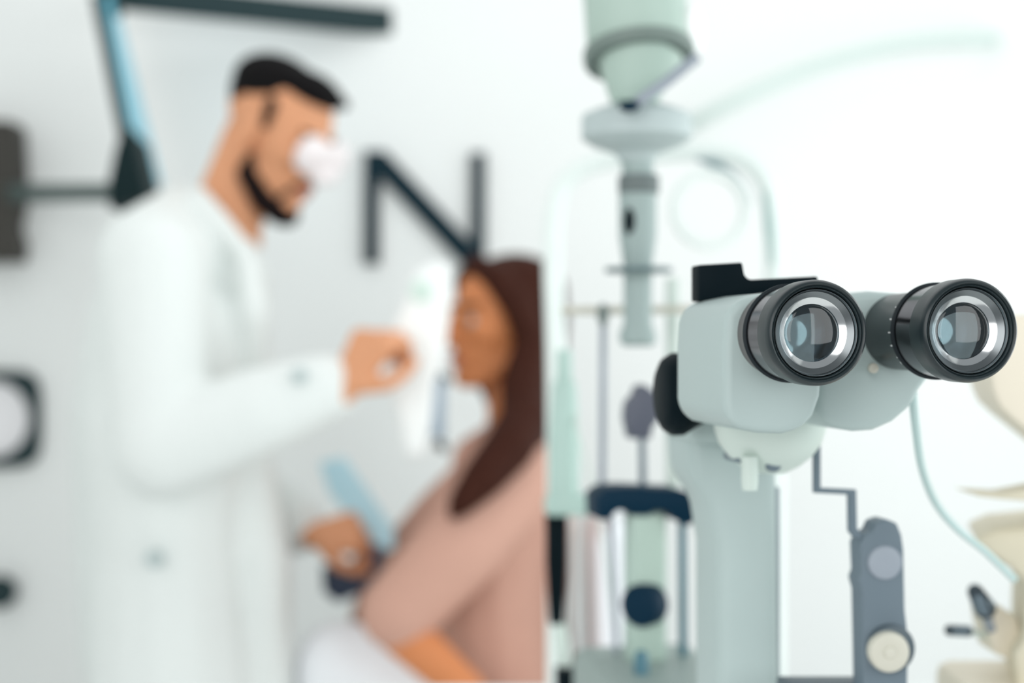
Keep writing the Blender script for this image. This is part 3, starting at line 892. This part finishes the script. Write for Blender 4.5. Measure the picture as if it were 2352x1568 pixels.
# hand-held white device
dv_ = thing('handheld_examination_device', (DEVX, 2.17, P(0, 1050, 2.17).z), 'white handheld eye examination device held upright before the seated woman', 'device')
dp = [(892, 770), (930, 690), (948, 628), (1000, 596), (1034, 610), (1030, 700), (1024, 780), (1006, 860), (996, 960), (980, 1050), (930, 1050), (916, 960), (892, 900)]
obj('casing', prism([P(a, b, 2.17) for a, b in dp], Vector((0, 0.04, 0)), 0.010, seg=4), M_WHITE, dv_)
obj('window', lathe(P(968, 668, 2.170), (0, -1, 0), rprof(-0.004, 0.003, 0.018, 0.002), 24), mat('pale_green_window', (0.60, 0.74, 0.67), 0.3), dv_)
obj('side_panel', prism([P(a, b, 2.172) for a, b in ((994, 868), (1022, 872), (1020, 1010), (992, 1005))], Vector((0, 0.03, 0)), 0.004), M_BLUEGREY, dv_)
obj('panel_end', cap(P(1008, 868, 2.19), 0.009, P(1022, 872, 2.19), 0.008), M_BROWN, dv_)
obj('panel_end', cap(P(1010, 1020, 2.19), 0.008, P(1018, 1028, 2.19), 0.007), M_BROWN, dv_)

# light blue folder in the left hand
fo2 = thing('folder', (P(820, 0, 2.46).x, 2.46, P(0, 1390, 2.46).z), 'light blue folder with a dark navy lower cover in the left hand', 'folder')
obj('cover', prism([P(a, b, 2.45 + (1262 - b) * 0.0006) for a, b in ((733, 1062), (790, 1050), (905, 1215), (905, 1262), (872, 1268), (810, 1200), (755, 1130))], Vector((0.0, 0.012, 0)), 0.003), M_FOLDER, fo2)
obj('lower_cover', prism([P(a, b, 2.44) for a, b in ((738, 1300), (790, 1312), (835, 1250), (880, 1255), (872, 1310), (825, 1365), (775, 1385), (742, 1360))], Vector((0, 0.03, 0)), 0.004), M_NAVYCLOTH, fo2)

# ---------------- the seated woman
wo_ = thing('person', (P(1180, 0, 2.42).x, 2.42, 0.24), 'seated person with long dark brown hair in a dusty pink blouse', 'person')
f, s, u = basis((-0.84, -0.52, 0.02))
H = P(1150, 742, 2.40)
bm = bmesh.new()
q = head_pieces(bm, H, f, s, u, 0.97, True)
nb1 = P(1185, 1030, 2.42)
cap(q(-0.030, 0, -0.05), 0.046, nb1, 0.052, bm)
shR, shL = P(1130, 1095, 2.59), P(1190, 1105, 2.25)
elL, wrL = P(905, 1432, 2.17), P(1075, 1590, 2.14)
elR, wrR = P(900, 1330, 2.62), P(830, 1560, 2.52)
ch, hp2 = P(1160, 1230, 2.42), P(1165, 1610, 2.43)
cap(nb1, 0.055, ch, 0.11, bm)
cap(ch, 0.105, hp2, 0.105, bm)
cap(shR, 0.048, shL, 0.048, bm)
chain(bm, [shL, elL, wrL], [0.046, 0.040, 0.029])
chain(bm, [shR, elR, wrR], [0.046, 0.038, 0.026])
hL, hR = P(1165, 1650, 2.33), P(1165, 1650, 2.53)
kL, kR = P(780, 1530, 2.32), P(775, 1525, 2.54)
aL = Vector((kL.x + 0.0, 2.32, 0.30)); aR = Vector((kR.x + 0.01, 2.54, 0.30))
chain(bm, [hL, kL, aL], [0.078, 0.054, 0.036])
chain(bm, [hR, kR, aR], [0.078, 0.054, 0.036])
hand(bm, wrL + Vector((0.008, -0.002, -0.008)), (0.75, 0.05, -0.62), (0.4, -0.7, 0.6), 0.165, (0.25, 0.35, 0.3), -1)
hand(bm, wrR + Vector((-0.005, 0, -0.008)), (-0.55, -0.10, -0.45), (-0.4, -0.3, 0.8), 0.165, (0.20, 0.30, 0.3), -1)
fuse('body', bm, M_SKINW, wo_, 0.0048, 3)
face_parts(q, f, s, u, wo_, 0.97)
# long hair
bm = bmesh.new()
ell(q(-0.030, 0, 0.052), 0.088, 0.088, 0.070, f, s, u, bm)
ell(q(-0.055, 0, 0.010), 0.066, 0.082, 0.090, f, s, u, bm)
chain(bm, [q(0.050, -0.004, 0.098), q(0.040, -0.050, 0.075), q(0.018, -0.080, 0.030), q(-0.010, -0.088, -0.03), P(1198, 880, 2.31), P(1205, 985, 2.25)], [0.020, 0.024, 0.026, 0.030, 0.036, 0.040])
chain(bm, [q(0.050, 0.004, 0.098), q(0.040, 0.050, 0.075), q(0.014, 0.080, 0.030), q(-0.010, 0.086, -0.05), P(1180, 960, 2.52), P(1170, 1080, 2.55)], [0.020, 0.024, 0.026, 0.030, 0.034, 0.020])
chain(bm, [q(-0.070, 0, 0.0), P(1222, 860, 2.42), P(1225, 980, 2.40), P(1230, 1040, 2.40)], [0.060, 0.056, 0.048, 0.030])
chain(bm, [q(-0.04, -0.075, -0.02), P(1215, 880, 2.34), P(1212, 975, 2.26)], [0.030, 0.040, 0.036])
chain(bm, [P(1205, 965, 2.25), P(1170, 1025, 2.19), P(1115, 1090, 2.155), P(1062, 1150, 2.135), P(1042, 1180, 2.13)], [0.042, 0.040, 0.034, 0.022, 0.010])
hw = fuse('hair', bm, M_HAIRW, wo_, 0.006, 4)
# blouse
bm = bmesh.new()
chain(bm, [P(1170, 1075, 2.42), P(1155, 1230, 2.42), P(1160, 1420, 2.43), P(1165, 1640, 2.43)], [0.085, 0.122, 0.118, 0.122])
for yo in (-0.09, 0.09):
    chain(bm, [P(1165, 1110, 2.42 + yo), P(1140, 1230, 2.42 + yo), P(1150, 1430, 2.43 + yo), P(1165, 1640, 2.43 + yo)], [0.075, 0.105, 0.108, 0.116])
cap(P(1085, 1180, 2.38), 0.070, P(1075, 1280, 2.40), 0.085, bm)
cap(nb1, 0.066, shL, 0.064, bm)
cap(nb1, 0.066, shR, 0.064, bm)
cap(P(1100, 1060, 2.40), 0.048, nb1, 0.062, bm)
chain(bm, [shL, P(1050, 1260, 2.19), P(915, 1405, 2.168)], [0.070, 0.068, 0.060])
chain(bm, [shR, P(1010, 1200, 2.61), P(905, 1320, 2.62), P(868, 1420, 2.585)], [0.066, 0.060, 0.056, 0.052])
fuse('blouse', bm, M_BLOUSE, wo_, 0.007, 5)
bm = bmesh.new()
chain(bm, [hL, kL, aL], [0.098, 0.074, 0.058])
chain(bm, [hR, kR, aR], [0.098, 0.074, 0.058])
cap(hL, 0.105, hR, 0.105, bm)
fuse('trousers', bm, M_PANTS, wo_, 0.008, 4)
for a in (aL, aR):
    bm = bmesh.new()
    cap((a.x + 0.02, a.y, 0.275), 0.034, (a.x - 0.10, a.y, 0.268), 0.030, bm)
    cap((a.x - 0.10, a.y, 0.268), 0.030, (a.x - 0.16, a.y, 0.262), 0.022, bm)
    cap((a.x + 0.01, a.y, 0.28), 0.034, (a.x, a.y, 0.31), 0.038, bm)
    fuse('shoe', bm, mat('tan_shoe', (0.45, 0.32, 0.22), 0.5), wo_, 0.006, 3)

# ---------------- the examination chair
bx = P(1392, 0, 2.44).x
ec = thing('examination_chair', (bx - 0.10, 2.43, 0), 'white examination chair whose backrest rises behind the seated woman', 'chair')
zt, zs = P(0, 1165, 2.40).z, 0.50
bk = [Vector((bx - 0.035, 2.22, zt - 0.03)), Vector((bx + 0.0, 2.22, zt)), Vector((bx + 0.035, 2.22, zt - 0.03)), Vector((bx + 0.045, 2.22, zs)), Vector((bx - 0.025, 2.22, zs))]
obj('backrest', prism(bk, Vector((0, 0.44, 0)), 0.014, seg=4), M_CHAIR, ec)
obj('seat', box((bx - 0.22, 2.43, zs - 0.04), 0.52, 0.48, 0.09, 0.02, seg=4), M_CHAIR, ec)
obj('column', lathe((bx - 0.20, 2.43, 0.03), (0, 0, 1), [(0, 0), (0, 0.06), (0.25, 0.06), (0.25, 0.05), (zs - 0.10, 0.05), (zs - 0.10, 0)], 32), M_STEEL, ec)
obj('base', lathe((bx - 0.20, 2.43, 0), (0, 0, 1), [(0, 0), (0, 0.26), (0.02, 0.25), (0.035, 0.08), (0.035, 0)], 48), M_DGREY, ec)
fxx = kL.x - 0.06
obj('footrest', box((fxx + 0.00, 2.43, 0.220), 0.25, 0.40, 0.03, 0.008), M_DGREY, ec)
obj('footrest_bar', tube([(bx - 0.45, 2.43, zs - 0.06), (fxx + 0.14, 2.43, 0.34), (fxx + 0.08, 2.43, 0.225)], 0.016), M_STEEL, ec)
